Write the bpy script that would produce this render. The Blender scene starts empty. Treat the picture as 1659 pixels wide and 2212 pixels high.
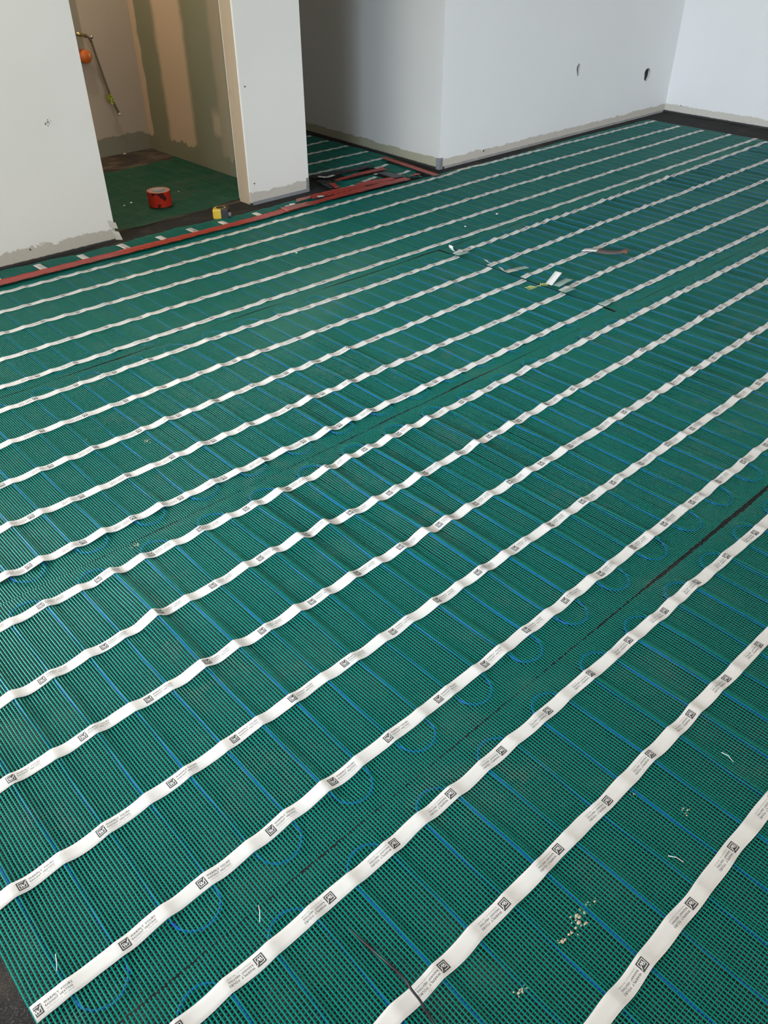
import bpy, bmesh, math, random
import numpy as np
from mathutils import Vector, Matrix
random.seed(7); rng=np.random.RandomState(7)
scene=bpy.context.scene
COL=scene.collection
PI=math.pi
# ---------------------------------------------------------------- camera
f_px,pitch,yaw,roll=1732.4,0.648512,0.825387,-0.0021185
fw=Vector((math.cos(yaw)*math.cos(pitch),math.sin(yaw)*math.cos(pitch),-math.sin(pitch)))
rt=Vector((math.sin(yaw),-math.cos(yaw),0)); up=rt.cross(fw)
rt2=rt*math.cos(roll)+up*math.sin(roll); up2=rt2.cross(fw)
cam=bpy.data.cameras.new('camera'); camo=bpy.data.objects.new('camera',cam); COL.objects.link(camo)
R=Matrix((rt2,up2,-fw)).transposed().to_4x4(); R.translation=Vector((0,0,1.2)); camo.matrix_world=R
cam.sensor_fit='HORIZONTAL'; cam.sensor_width=36; cam.lens=36*f_px/1659; cam.clip_start=0.02
scene.camera=camo
# ---------------------------------------------------------------- world, lights, exposure
vs=scene.view_settings; scene.display_settings.display_device='sRGB'
vs.view_transform='Standard'; vs.look='None'; vs.gamma=1; vs.use_curve_mapping=False; vs.exposure=0.0
w=bpy.data.worlds.new('sky'); scene.world=w; w.use_nodes=True
bg=w.node_tree.nodes['Background']; bg.inputs[0].default_value=(0.85,0.92,1,1); bg.inputs[1].default_value=0.6
def area(name,loc,direction,sx,sy,power,color,spread=180):
    l=bpy.data.lights.new(name,'AREA'); l.shape='RECTANGLE'; l.size=sx; l.size_y=sy; l.energy=power; l.color=color
    l.spread=math.radians(spread)
    o=bpy.data.objects.new(name,l); COL.objects.link(o); o.location=loc
    o.rotation_euler=Vector(direction).to_track_quat('-Z','Z').to_euler(); return o
# daylight through the glazed openings at left, plus an added fill behind the camera
DOORL=area('daylight_patio_door',(-1.72,2.35,1.1),(1,0,0),1.5,1.5,58,(1.0,0.97,0.92))
WINL=area('daylight_left_window',(-.95,3.44,1.25),(0,-1,0),1.2,1.5,135,(0.97,0.985,1.0))
NARL=area('daylight_side_light',(-1.72,0.655,1.1),(7.1,2.65,-1.0),0.07,1.9,34,(0.66,0.82,1.0),46)
BACKL=area('daylight_rear_window',(1.8,-2.9,1.35),(0,1,-0.1),3.2,1.5,92,(1.0,0.93,0.85))  # unseen fill lamp added to light the walls facing the camera
# ---------------------------------------------------------------- material helpers
def new_mat(name):
    m=bpy.data.materials.new(name); m.use_nodes=True; nt=m.node_tree
    return m,nt,nt.nodes['Principled BSDF']
def nd(nt,t,**k):
    n=nt.nodes.new(t)
    for a,b in k.items(): setattr(n,a,b)
    return n
def lk(nt,a,b): nt.links.new(a,b)
def math_(nt,op,a,b=None,c=None):
    n=nd(nt,'ShaderNodeMath',operation=op)
    for i,v in enumerate((a,b,c)):
        if v is None: continue
        if isinstance(v,(int,float)): n.inputs[i].default_value=v
        else: lk(nt,v,n.inputs[i])
    return n.outputs[0]
def pos(nt):
    g=nd(nt,'ShaderNodeNewGeometry'); s=nd(nt,'ShaderNodeSeparateXYZ'); lk(nt,g.outputs['Position'],s.inputs[0])
    return g.outputs['Position'],s.outputs
def noise(nt,scale,detail=3,rough=.5,vec=None,sc3=None):
    n=nd(nt,'ShaderNodeTexNoise'); n.inputs['Scale'].default_value=scale; n.inputs['Detail'].default_value=detail; n.inputs['Roughness'].default_value=rough
    if vec is None: vec=pos(nt)[0]
    if sc3:
        m=nd(nt,'ShaderNodeVectorMath',operation='MULTIPLY'); lk(nt,vec,m.inputs[0]); m.inputs[1].default_value=sc3; vec=m.outputs[0]
    lk(nt,vec,n.inputs['Vector']); return n.outputs['Fac']
def sstep(nt,v,a,b):
    n=nd(nt,'ShaderNodeMapRange',interpolation_type='SMOOTHSTEP'); lk(nt,v,n.inputs[0])
    n.inputs[1].default_value=a; n.inputs[2].default_value=b; return n.outputs[0]
def mix(nt,f,a,b):
    n=nd(nt,'ShaderNodeMix',data_type='RGBA')
    if isinstance(f,(int,float)): n.inputs[0].default_value=f
    else: lk(nt,f,n.inputs[0])
    for i,v in ((6,a),(7,b)):
        if isinstance(v,tuple): n.inputs[i].default_value=(*v,1)
        else: lk(nt,v,n.inputs[i])
    return n.outputs[2]
def bump(nt,p,h,strength,dist):
    b=nd(nt,'ShaderNodeBump'); b.inputs['Strength'].default_value=strength; b.inputs['Distance'].default_value=dist
    lk(nt,h,b.inputs['Height']); lk(nt,b.outputs[0],p.inputs['Normal'])
def simple(name,col,rough=.5,metal=0,spec=.5,var=0.0,vscale=40):
    m,nt,p=new_mat(name)
    p.inputs['Roughness'].default_value=rough; p.inputs['Metallic'].default_value=metal
    p.inputs['Specular IOR Level'].default_value=spec
    if var>0:
        n=noise(nt,vscale,3); lk(nt,mix(nt,n,tuple(c*(1-var) for c in col),tuple(min(1,c*(1+var)) for c in col)),p.inputs['Base Color'])
    else: p.inputs['Base Color'].default_value=(*col,1)
    return m
def wall_mat(name,col,raw,h0,amp,patch=None,rough=.62,darkbase=0.006):
    """primed drywall whose paint stops in a ragged line above the floor"""
    m,nt,p=new_mat(name); P,s=pos(nt)
    n1=noise(nt,9,4,.65); n2=noise(nt,45,3,.6)
    edge=math_(nt,'ADD',math_(nt,'MULTIPLY',math_(nt,'SUBTRACT',n1,.5),amp*4),math_(nt,'MULTIPLY',math_(nt,'SUBTRACT',n2,.5),amp*1.2))
    zz=math_(nt,'SUBTRACT',s[2],edge)
    mask=sstep(nt,zz,h0-.003,h0+.004)
    big=noise(nt,1.6,3,.5)
    c1=mix(nt,sstep(nt,big,.35,.65),tuple(c*.97 for c in col),col)
    c0=mix(nt,noise(nt,60,4,.7),tuple(c*.86 for c in raw),tuple(c*1.08 for c in raw))
    c=mix(nt,mask,c0,c1)
    if darkbase:
        d=sstep(nt,math_(nt,'ADD',s[2],math_(nt,'MULTIPLY',n2,.006)),-.002+darkbase*.3,darkbase*1.2-.002)
        c=mix(nt,d,(.03,.03,.03),c)
    if patch: c=patch(nt,s,c)
    lk(nt,c,p.inputs['Base Color']); p.inputs['Roughness'].default_value=rough
    p.inputs['Specular IOR Level'].default_value=.35
    h=math_(nt,'ADD',math_(nt,'MULTIPLY',noise(nt,3,2),1.0),math_(nt,'MULTIPLY',mask,.06))
    bump(nt,p,h,.25,.01)
    return m
# dark rubber-cork underlay that covers the floor
m,nt,p=new_mat('underlay'); P,s=pos(nt)
sp=nd(nt,'ShaderNodeTexVoronoi'); sp.inputs['Scale'].default_value=420; lk(nt,P,sp.inputs['Vector'])
fine=noise(nt,520,3,.7); big=noise(nt,5,4,.6)
c=mix(nt,sstep(nt,fine,.52,.66),(.012,.012,.012),(.075,.070,.063))
c=mix(nt,sstep(nt,sp.outputs['Distance'],.0,.22),(.10,.094,.084),c)
c=mix(nt,math_(nt,'MULTIPLY',sstep(nt,big,.5,.75),.45),c,(.10,.078,.056))
lk(nt,c,p.inputs['Base Color']); p.inputs['Roughness'].default_value=.85; p.inputs['Specular IOR Level'].default_value=.2
bump(nt,p,fine,.6,.002); UNDER=m
m,nt,p=new_mat('dusty_underlay'); P,s=pos(nt)
big=noise(nt,7,5,.65,sc3=(1,1.6,1)); fine=noise(nt,300,3,.7)
c=mix(nt,sstep(nt,big,.4,.7),(.020,.015,.010),(.10,.072,.048)); c=mix(nt,sstep(nt,fine,.6,.7),c,(.14,.12,.10))
lk(nt,c,p.inputs['Base Color']); p.inputs['Roughness'].default_value=.85; bump(nt,p,fine,.6,.002); UNDER2=m
# green netting
def netting_mat(name,base,dust,dusty,rough):
    m,nt,p=new_mat(name); P,s=pos(nt)
    n=noise(nt,3.1,4,.6); n2=noise(nt,28,4,.65)
    mask=math_(nt,'MULTIPLY',sstep(nt,n,.50,.72),sstep(nt,n2,.42,.62))
    c=mix(nt,noise(nt,90,2),tuple(v*.85 for v in base),tuple(v*1.15 for v in base))
    c=mix(nt,math_(nt,'MULTIPLY',mask,dusty),c,dust)
    lk(nt,c,p.inputs['Base Color']); p.inputs['Roughness'].default_value=rough
    p.inputs['Specular IOR Level'].default_value=.34
    p.inputs['Specular Tint'].default_value=(.22,1,.86,1)
    return m
NET=netting_mat('green_netting',(.002,.160,.122),(.09,.19,.15),.40,.22)
NET2=netting_mat('green_netting_closet',(.010,.095,.055),(.14,.14,.10),.5,.45)
CABLE=simple('blue_cable',(.002,.060,.34),.4,spec=.3,var=.15)
# white reinforced tape
m,nt,p=new_mat('white_tape'); P,s=pos(nt)
c=mix(nt,noise(nt,14,3),(.49,.47,.44),(.56,.54,.51)); lk(nt,c,p.inputs['Base Color'])
p.inputs['Roughness'].default_value=.30; p.inputs['Specular IOR Level'].default_value=.5; bump(nt,p,noise(nt,60,3),.15,.002); TAPE=m
INK=simple('black_print',(.035,.032,.032),.42)
INKL=simple('grey_print',(.16,.155,.15),.45)
WHITEP=simple('white_print',(.62,.60,.57),.4)
# ---------------------------------------------------------------- object helpers
def tag(o,label=None,cat=None,group=None,kind=None):
    if label: o['label']=label
    if cat: o['category']=cat
    if group: o['group']=group
    if kind: o['kind']=kind
    return o
def empty(name,loc,label,cat,group=None,rz=0):
    o=bpy.data.objects.new(name,None); o.location=loc; o.rotation_euler[2]=rz; o.empty_display_size=.05
    COL.objects.link(o); return tag(o,label,cat,group)
def mesh_np(name,V,faces,mats,parent=None,smooth=True,mi=None):
    """faces: list of (k x n) int arrays"""
    me=bpy.data.meshes.new(name)
    V=np.asarray(V,np.float32); nl=sum(f.size for f in faces); npoly=sum(len(f) for f in faces)
    me.vertices.add(len(V)); me.vertices.foreach_set('co',V.ravel())
    me.loops.add(nl); me.polygons.add(npoly)
    me.loops.foreach_set('vertex_index',np.concatenate([f.ravel() for f in faces]).astype(np.int32))
    st=[];a=0
    for f in faces:
        st.append(a+np.arange(len(f))*f.shape[1]); a+=f.size
    me.polygons.foreach_set('loop_start',np.concatenate(st).astype(np.int32))
    if mi is not None: me.polygons.foreach_set('material_index',np.asarray(mi,np.int32))
    me.polygons.foreach_set('use_smooth',np.full(npoly,smooth,bool))
    for m in (mats if isinstance(mats,(list,tuple)) else [mats]): me.materials.append(m)
    me.update(calc_edges=True); me.validate()
    o=bpy.data.objects.new(name,me); COL.objects.link(o)
    if parent is not None: o.parent=parent; o.matrix_parent_inverse=Matrix.Translation(-parent.location) if parent.rotation_euler[2]==0 else Matrix()
    return o
def bm_obj(name,bm,mats,parent=None,smooth=False,bevel=0):
    me=bpy.data.meshes.new(name); bmesh.ops.recalc_face_normals(bm,faces=bm.faces[:]); bm.to_mesh(me); bm.free()
    for m in (mats if isinstance(mats,(list,tuple)) else [mats]): me.materials.append(m)
    for pl in me.polygons: pl.use_smooth=smooth
    o=bpy.data.objects.new(name,me); COL.objects.link(o)
    if parent is not None: o.parent=parent
    if bevel: b=o.modifiers.new('b','BEVEL'); b.width=bevel; b.segments=2; b.limit_method='ANGLE'
    return o
def box(bm,x0,x1,y0,y1,z0,z1,mi=0):
    r=bmesh.ops.create_cube(bm,size=1,matrix=Matrix.Translation(((x0+x1)/2,(y0+y1)/2,(z0+z1)/2))@Matrix.Diagonal((x1-x0,y1-y0,z1-z0,1)))
    for v in r['verts']:
        for f in v.link_faces: f.material_index=mi
def boxes(name,bs,mat,kind=None,parent=None,bevel=0):
    bm=bmesh.new()
    for b in bs: box(bm,*b)
    o=bm_obj(name,bm,mat,parent,bevel=bevel)
    if kind: o['kind']=kind
    return o
def tube(name,pts,r,mat,parent=None,n=8,closed=False):
    P=np.array(pts,float); V=[];F=[]
    k=len(P)
    for i in range(k):
        t=P[min(i+1,k-1)]-P[max(i-1,0)]; t/=np.linalg.norm(t)+1e-9
        a=np.cross(t,[0,0,1.0]); 
        if np.linalg.norm(a)<1e-3: a=np.cross(t,[1.0,0,0])
        a/=np.linalg.norm(a); b=np.cross(a,t)
        rr=r[i] if hasattr(r,'__len__') else r
        for j in range(n):
            an=2*PI*j/n; V.append(P[i]+rr*(math.cos(an)*a+math.sin(an)*b))
    V=np.array(V); idx=np.arange(k*n).reshape(k,n)
    A=idx[:-1];B=idx[1:]
    q=np.stack([A,np.roll(A,-1,1),np.roll(B,-1,1),B],-1).reshape(-1,4)
    caps=np.stack([idx[0][::-1],idx[-1]])
    return mesh_np(name,V,[q,caps],mat,parent)
def smooth_path(pts,k=8):
    P=[Vector(p) for p in pts]; out=[]
    for i in range(len(P)-1):
        a=P[max(i-1,0)];b=P[i];c=P[i+1];d=P[min(i+2,len(P)-1)]
        for j in range(k):
            t=j/k; out.append(.5*((2*b)+(c-a)*t+(2*a-5*b+4*c-d)*t*t+(3*b-a-3*c+d)*t**3))
    out.append(P[-1]); return [tuple(v) for v in out]
ZF=-0.0125     # underlay top
# ================================================================ THE ROOM
WCOL=(.76,.755,.735); RAW=(.50,.46,.40)
def _p_left(nt,s,c):
    e=sstep(nt,math_(nt,'ADD',s[0],math_(nt,'MULTIPLY',noise(nt,12,3),.02)),1.575,1.585)
    return mix(nt,e,c,(.70,.70,.62))
M_LEFT=wall_mat('primed_drywall_left',(.70,.695,.67),(.47,.44,.385),.045,.022)
M_PIL=wall_mat('primed_drywall_pillar',(.72,.71,.68),(.50,.47,.42),.045,.014)
M_BACK=wall_mat('primed_drywall_back',(.76,.76,.755),(.53,.49,.43),.038,.010)
M_RIGHT=wall_mat('primed_drywall_right',(.70,.69,.675),(.52,.48,.42),.042,.008)
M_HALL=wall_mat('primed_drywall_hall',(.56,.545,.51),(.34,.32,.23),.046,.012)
M_SIDE=simple('plain_drywall',(.72,.71,.69),.7)
def green_patch(nt,s,c):
    n=noise(nt,7,3,.55); n2=noise(nt,3,3)
    y=math_(nt,'ADD',s[1],math_(nt,'MULTIPLY',math_(nt,'SUBTRACT',n,.5),.05))
    def band(a,b,e=.03):
        return math_(nt,'MULTIPLY',sstep(nt,y,a-e,a+e),math_(nt,'SUBTRACT',1,sstep(nt,y,b-e,b+e)))
    m1=band(4.37,4.66); m2=math_(nt,'MULTIPLY',band(3.99,4.10,.025),.35); m3=band(4.86,5.2,.01)
    zt=sstep(nt,math_(nt,'ADD',s[2],math_(nt,'MULTIPLY',math_(nt,'SUBTRACT',noise(nt,14,3),.5),.12)),.075,.085)
    blob=math_(nt,'MULTIPLY',math_(nt,'MULTIPLY',band(4.09,4.17,.02),.6),math_(nt,'MULTIPLY',sstep(nt,s[2],.16,.2),math_(nt,'SUBTRACT',1,sstep(nt,s[2],.26,.34))))
    f=math_(nt,'MULTIPLY',math_(nt,'MAXIMUM',math_(nt,'MAXIMUM',m1,m2),math_(nt,'MAXIMUM',m3,blob)),zt)
    g=mix(nt,n2,(.20,.205,.135),(.255,.25,.17))
    return mix(nt,f,g,(.56,.43,.31))
M_CLR=wall_mat('moisture_board_with_mud_bands',(.3,.3,.2),(.3,.3,.2),-.1,.001,green_patch,.8)
def mud_patch(nt,s,c):
    z=math_(nt,'ADD',s[2],math_(nt,'MULTIPLY',math_(nt,'SUBTRACT',noise(nt,11,4,.6),.5),.12))
    up_=sstep(nt,z,.085,.092)
    left=math_(nt,'MULTIPLY',math_(nt,'SUBTRACT',1,sstep(nt,s[0],2.262,2.275)),sstep(nt,s[2],.53,.55))
    f=math_(nt,'MULTIPLY',up_,math_(nt,'SUBTRACT',1,math_(nt,'MULTIPLY',left,.8)))
    return mix(nt,f,(.20,.20,.155),mix(nt,noise(nt,2,3),(.36,.31,.265),(.42,.36,.30)))
M_CLB=wall_mat('mudded_closet_back',(.3,.3,.2),(.3,.3,.2),-.1,.001,mud_patch,.8)
H=2.45
def st(name,bs,mat): return boxes(name,bs,mat,'structure')
st('floor',[(-2.0,6.1,-3.1,5.2,-.12,ZF)],UNDER)
st('floor_closet',[(1.0,2.57,3.60,4.93,ZF-.001,ZF+.0012)],UNDER2)
st('ceiling',[(-2.0,6.1,-3.1,5.2,H,H+.1)],simple('ceiling_white',(.75,.75,.74),.8))
st('wall_left',[(-.3,1.581,3.49,3.615,ZF,H),(-2.0,-1.6,3.49,3.615,ZF,H),(-1.6,-.3,3.49,3.615,ZF,.45),(-1.6,-.3,3.49,3.615,2.05,H)],M_LEFT)
st('window_3',[(-1.6,-1.56,3.52,3.58,.45,2.05),(-.34,-.3,3.52,3.58,.45,2.05),(-1.56,-.34,3.52,3.58,.45,.49),(-1.56,-.34,3.52,3.58,2.01,2.05)],simple('window_frame_grey',(.6,.6,.6),.4))
pl=st('wall_pillar',[(2.335,2.706,3.51,3.5225,ZF,H),(2.374,2.706,3.5225,3.615,ZF,H),(2.343,2.706,3.615,3.628,ZF,H),(2.5,2.706,3.615,3.75,ZF,H)],M_PIL)
st('wall_closet_right',[(2.575,2.706,3.628,4.93,ZF,H)],M_CLR)
st('wall_closet_back',[(0.9,2.706,4.92,5.05,ZF,H)],M_CLB)
st('wall_closet_left',[(0.9,1.0,3.615,4.92,ZF,H)],M_SIDE)
hw=st('wall_hall_right',[(3.517,3.517+.12,3.341,5.05,ZF,H)],M_HALL)
for v in hw.data.vertices: v.co.x+=.037*(v.co.y-3.341)
st('wall_hall_end',[(2.706,3.70,5.05,5.2,ZF,H)],M_SIDE)
st('wall_right',[(5.88,6.0,-3.0,3.46,ZF,H)],M_RIGHT)
wb=st('wall_back',[(3.5172,5.9,3.34,3.46,ZF,H)],M_BACK)
# rear wall with an added window opening, side wall with the patio door and a narrow side light
st('wall_rear',[(-2.0,.15,-3.1,-2.98,ZF,H),(3.45,6.1,-3.1,-2.98,ZF,H),(.15,3.45,-3.1,-2.98,ZF,.6),(.15,3.45,-3.1,-2.98,2.1,H)],M_SIDE)
st('wall_side',[(-1.9,-1.78,-3.1,.38,ZF,H),(-1.9,-1.78,.72,1.48,ZF,H),(-1.9,-1.78,3.22,3.49,ZF,H),(-1.9,-1.78,.38,.72,2.06,H),(-1.9,-1.78,1.48,3.22,2.06,H)],M_SIDE)
FR=simple('window_frame_white',(.7,.7,.7),.4)
st('window_1',[(.15,.2,-3.08,-3.0,.6,2.1),(3.4,3.45,-3.08,-3.0,.6,2.1),(.2,3.4,-3.08,-3.0,.6,.65),(.2,3.4,-3.08,-3.0,2.05,2.1),(1.78,1.82,-3.08,-3.0,.65,2.05)],FR)  # unseen window frame added around the rear fill lamp
st('door_1',[(-1.88,-1.80,1.48,1.53,ZF,2.06),(-1.88,-1.80,3.17,3.22,ZF,2.06),(-1.88,-1.80,1.53,3.17,ZF,.05),(-1.88,-1.80,1.53,3.17,2.01,2.06),(-1.88,-1.80,2.33,2.37,.05,2.01)],FR)
st('window_2',[(-1.88,-1.80,.38,.40,ZF,2.06),(-1.88,-1.80,.70,.72,ZF,2.06),(-1.88,-1.80,.40,.70,ZF,.05),(-1.88,-1.80,.40,.70,2.03,2.06)],FR)
# the two cut-outs in the back wall
def cut(wall,shapes):
    for loc,rad,tilt in shapes:
        bm=bmesh.new(); bmesh.ops.create_cone(bm,cap_ends=True,segments=22,radius1=1,radius2=1,depth=.12)
        for v in bm.verts:
            a=math.atan2(v.co.y,v.co.x); k=1+.07*math.sin(3*a+tilt)+.05*math.sin(5*a)
            v.co=Vector((v.co.x*rad[0]*k,-v.co.z,v.co.y*rad[1]*k))
        bmesh.ops.rotate(bm,cent=(0,0,0),matrix=Matrix.Rotation(tilt,3,'Y'),verts=bm.verts)
        bmesh.ops.recalc_face_normals(bm,faces=bm.faces)
        me=bpy.data.meshes.new('c'); bm.to_mesh(me); bm.free(); me.materials.append(HOLEIN)
        c=bpy.data.objects.new('c',me); c.location=loc; COL.objects.link(c)
        md=wall.modifiers.new('c','BOOLEAN'); md.object=c; md.solver='EXACT'; md.material_mode='TRANSFER'
        bpy.context.view_layer.update()
        ev=wall.evaluated_get(bpy.context.evaluated_depsgraph_get()); nm=bpy.data.meshes.new_from_object(ev)
        wall.modifiers.clear(); wall.data=nm; bpy.data.objects.remove(c)
HOLEIN=simple('gypsum_edge',(.55,.52,.49),.8)
cut(wb,[((5.562,3.37,.262),(.037,.040),.15),((4.750,3.37,.372),(.018,.036),-.12)])
for v in wb.data.vertices:
    if v.co.x<3.6 and v.co.y>3.4: v.co.x=3.60
wb['kind']='structure'; wb.name='wall_back'
BLK=simple('dark_void',(.012,.011,.010),.7)  # black that paints the shade inside holes
for i,(x,z,r) in enumerate([(5.555,.262,.034),(4.742,.374,.015)]):
    bm=bmesh.new(); box(bm,x-r*1.25,x+r*1.15,3.3555,3.3585,z-r*2.2 if i else z-.038,z+r*2.2 if i else z+.038)
    o=bm_obj('outlet_hole',bm,BLK,bevel=.001)  # black plate inside the cut-out, its colour stands for the shaded depth
    tag(o,['dark round cable hole cut in the white back wall near its right corner','narrow dark slit cut in the white back wall, left of the round hole'][i],'hole')
# ---- jamb stud, corner beads, base beads
m,nt,p=new_mat('pine'); P,s=pos(nt)
g=noise(nt,30,4,.6,sc3=(1,3,.12)); g2=noise(nt,8,3,.6,sc3=(1,1,.6))
c=mix(nt,g,(.36,.285,.19),(.47,.375,.26)); c=mix(nt,math_(nt,'MULTIPLY',sstep(nt,g2,.62,.72),.5),c,(.30,.20,.11))
lk(nt,c,p.inputs['Base Color']); p.inputs['Roughness'].default_value=.6; PINE=m
su=empty('door_stud',(2.354,3.569,ZF),'bare pine stud lining the left end of the narrow wall pillar','stud')
o=boxes('stud',[(2.3365,2.3735,3.5235,3.6145,ZF,H)],PINE,parent=None,bevel=.0015); o.parent=su; o.matrix_parent_inverse=Matrix.Translation(-su.location)
o.name='post'
ZN=simple('galvanised_bead',(.42,.44,.47),.38,metal=.6,var=.15)
def bead(name,bs,label,holes):
    e=empty(name,(bs[0][0],bs[0][2],ZF),label,'corner bead')
    o=boxes('flange',bs,ZN); o.parent=e; o.matrix_parent_inverse=Matrix.Translation(-e.location)
    for (x,y,z) in holes:
        bm=bmesh.new(); bmesh.ops.create_cone(bm,cap_ends=True,segments=10,radius1=.0022,radius2=.0022,depth=.0008,matrix=Matrix.Translation((x,y,z))@Matrix.Rotation(PI/2,4,'X'))
        o=bm_obj('nail_hole',bm,BLK); o.parent=e; o.matrix_parent_inverse=Matrix.Translation(-e.location)  # black disc painted as the shade inside a nail hole
bead('corner_bead',[(2.688,2.7072,3.5088,3.5098,ZF,.058),(2.7062,2.7072,3.5098,3.53,ZF,.058)],'grey metal corner bead bared at the right foot of the narrow wall pillar',[(2.697,3.5084,.042),(2.697,3.5084,.015)])
bead('corner_bead',[(3.5158,3.545,3.3388,3.3398,ZF,.050),(3.5158,3.5168,3.3398,3.365,ZF,.050)],'grey metal corner bead bared at the left foot of the long back wall',[(3.53,3.3384,.036),(3.53,3.3384,.018),(3.528,3.3384,.004)])
e=boxes('base_bead',[(2.345,2.690,3.5075,3.5095,ZF,.004)],ZN); tag(e,'thin grey metal edge strip along the bottom of the narrow wall pillar','edge strip')
e=boxes('wall_base_strip',[(3.56,5.86,3.3375,3.3395,ZF,-.001)],simple('grey_base_edge',(.30,.29,.29),.5,var=.5,vscale=9)); tag(e,'thin grey strip along the bottom of the long back wall','edge strip')
# paper torn off at the foot of the left wall
bm=bmesh.new()
for q in [[(1.552,3.4885,.085),(1.586,3.478,.070),(1.588,3.472,.045),(1.560,3.4865,.052)],[(1.560,3.4880,.040),(1.590,3.474,.030),(1.598,3.466,-.006),(1.575,3.4870,-.006)]]:
    bm.faces.new([bm.verts.new(v) for v in q])
bmesh.ops.solidify(bm,geom=bm.faces[:],thickness=.0012)
o=bm_obj('torn_drywall_paper',bm,simple('torn_paper',(.66,.64,.58),.7,var=.1)); tag(o,'torn pale drywall paper peeling at the right foot of the left wall','paper')
# ---- screws, scuffs
SCR=simple('screw_dark',(.05,.05,.05),.5,metal=.3)
def screw(p,axis,label,r=.004):
    bm=bmesh.new(); R_=Matrix.Rotation(PI/2,4,'X') if axis=='y' else Matrix.Rotation(PI/2,4,'Y')
    bmesh.ops.create_cone(bm,cap_ends=True,segments=10,radius1=r,radius2=r*.6,depth=.002,matrix=Matrix.Translation(p)@R_)
    tag(bm_obj('drywall_screw',bm,SCR),label,'screw')
screw((1.19,3.4888,.040),'y','dark screw head low on the left white wall')
screw((2.362,3.5088,.523),'y','upper dark screw head on the narrow wall pillar')
screw((2.364,3.5088,.089),'y','lower dark screw head on the narrow wall pillar, near its foot')
screw((3.895,3.3388,.030),'y','rusty screw head low on the long back wall near its left end',.006)
screw((5.879,3.215,.044),'x','small dark screw head on the right wall near the corner')
def splat(name,center,u,v,n,size,mat,label,cat,seed=0,elong=1.0):
    """cluster of small lumps joined as one thing"""
    r=random.Random(seed); bm=bmesh.new(); u=Vector(u);v=Vector(v); nrm=u.cross(v)
    for i in range(n):
        a=r.gauss(0,.4)*size*elong; b=r.gauss(0,.4)*size
        s_=size*r.uniform(.08,.19)
        M=Matrix.Translation(Vector(center)+u*a+v*b)@Matrix((u*s_*r.uniform(.7,1.8),v*s_*r.uniform(.6,1.2),nrm*s_*.22)).transposed().to_4x4()@Matrix.Rotation(r.uniform(0,3),4,'Z')
        bmesh.ops.create_icosphere(bm,subdivisions=1,radius=1,matrix=M)
    return tag(bm_obj(name,bm,mat,smooth=True),label,cat)
SCUFF=simple('dark_scuff',(.10,.10,.10),.7)
splat('wall_scuff',(1.392,3.4892,.507),(1,0,0),(0,0,1),9,.016,SCUFF,'dark scuffed ding in the middle of the left white wall','scuff',3)
splat('wall_scuff',(1.523,3.4896,.438),(1,0,0),(0,0,1),2,.006,SCUFF,'tiny dark tick mark near the right edge of the left white wall','scuff',4)
# ================================================================ HEATING MATS
def wob(x,y,seed=0.0):
    return (np.sin(x*7.1+y*3.3+seed)+np.sin(x*3.7-y*8.9+1.7*seed)+np.sin(x*13.3+y*11.2+2.3*seed)*.6)/2.6
def hsh(k,s=0.0):
    v=np.sin(k*12.9898+s*78.233)*43758.5453; return v-np.floor(v)
ZM=-0.0068
class Mat: pass
def heightfn(M,x,y):
    p=M.pitch; k=np.round((x-M.xs0)/p); dx=x-(M.xs0+k*p)
    # U-turns: rows k and k+1 (even k when par=0) are joined at the near edge, the others at the far edge
    d=np.abs(dx)
    kf=np.floor((x-M.xs0)/p); xm=M.xs0+(kf+.5)*p
    even=(np.mod(kf+M.par,2)==0)
    yl=M.y0+M.turn; yh=M.y1-M.turn
    dl=np.abs(np.hypot(x-xm,y-yl)-p/2); dh=np.abs(np.hypot(x-xm,y-yh)-p/2)
    far=np.full_like(d,.05)
    d=np.where(y<yl,np.where(even,dl,far),d); d=np.where(y>yh,np.where(even,far,dh),d)
    A=M.amp(x,y)
    a=A*(.45+.95*hsh(k,M.seed))*(1+.35*np.sin(y*11+6*hsh(k,M.seed+.3)))
    a2=A*(.5+.5*np.sin(x*2.9+y*4.1+M.seed))
    # ridge over the cable: the net leans on it like a tent, steeper on the side away from the door
    sk=dx/p
    inrow=((y>=yl)&(y<=yh))
    tent=np.clip(1-np.where(sk>0,sk*3.6,-sk*1.35),0,1); tent=tent*tent*(3-2*tent)
    arc=np.exp(-(d/.009)**2)
    edge=np.clip(np.minimum(y-M.y0,M.y1-y)/.09,0,1)*.6+.4
    h=a*np.where(inrow,tent,0.55*arc)*edge + .0020*np.exp(-(d/.007)**2)
    h=h+np.abs(a2)*.25*(.5+.5*wob(x*1.7,y*1.7,M.seed)) + .0010*wob(x*3.1,y*3.1,M.seed+2)
    return ZM+np.maximum(h,0)
def strands(P,prof,axis_perp,up_off,mask=None):
    """P: S x N x 3 centre lines; prof: list of (lateral,z); returns V,F"""
    S,N,_=P.shape; K=len(prof); V=np.empty((S,N,K,3),np.float32)
    for j,(l,z) in enumerate(prof):
        V[:,:,j,:]=P; V[:,:,j,axis_perp]+=l; V[:,:,j,2]+=z+up_off
    idx=np.arange(S*N*K).reshape(S,N,K)
    a=idx[:,:-1,:-1];b=idx[:,1:,:-1];c=idx[:,1:,1:];d=idx[:,:-1,1:]
    F=np.stack([a,b,c,d],-1)
    if axis_perp==0: F=F[...,::-1]
    F=F.reshape(S,N-1,K-1,4)
    if mask is not None: F=F[mask]
    return V.reshape(-1,3),F.reshape(-1,4)
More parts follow.
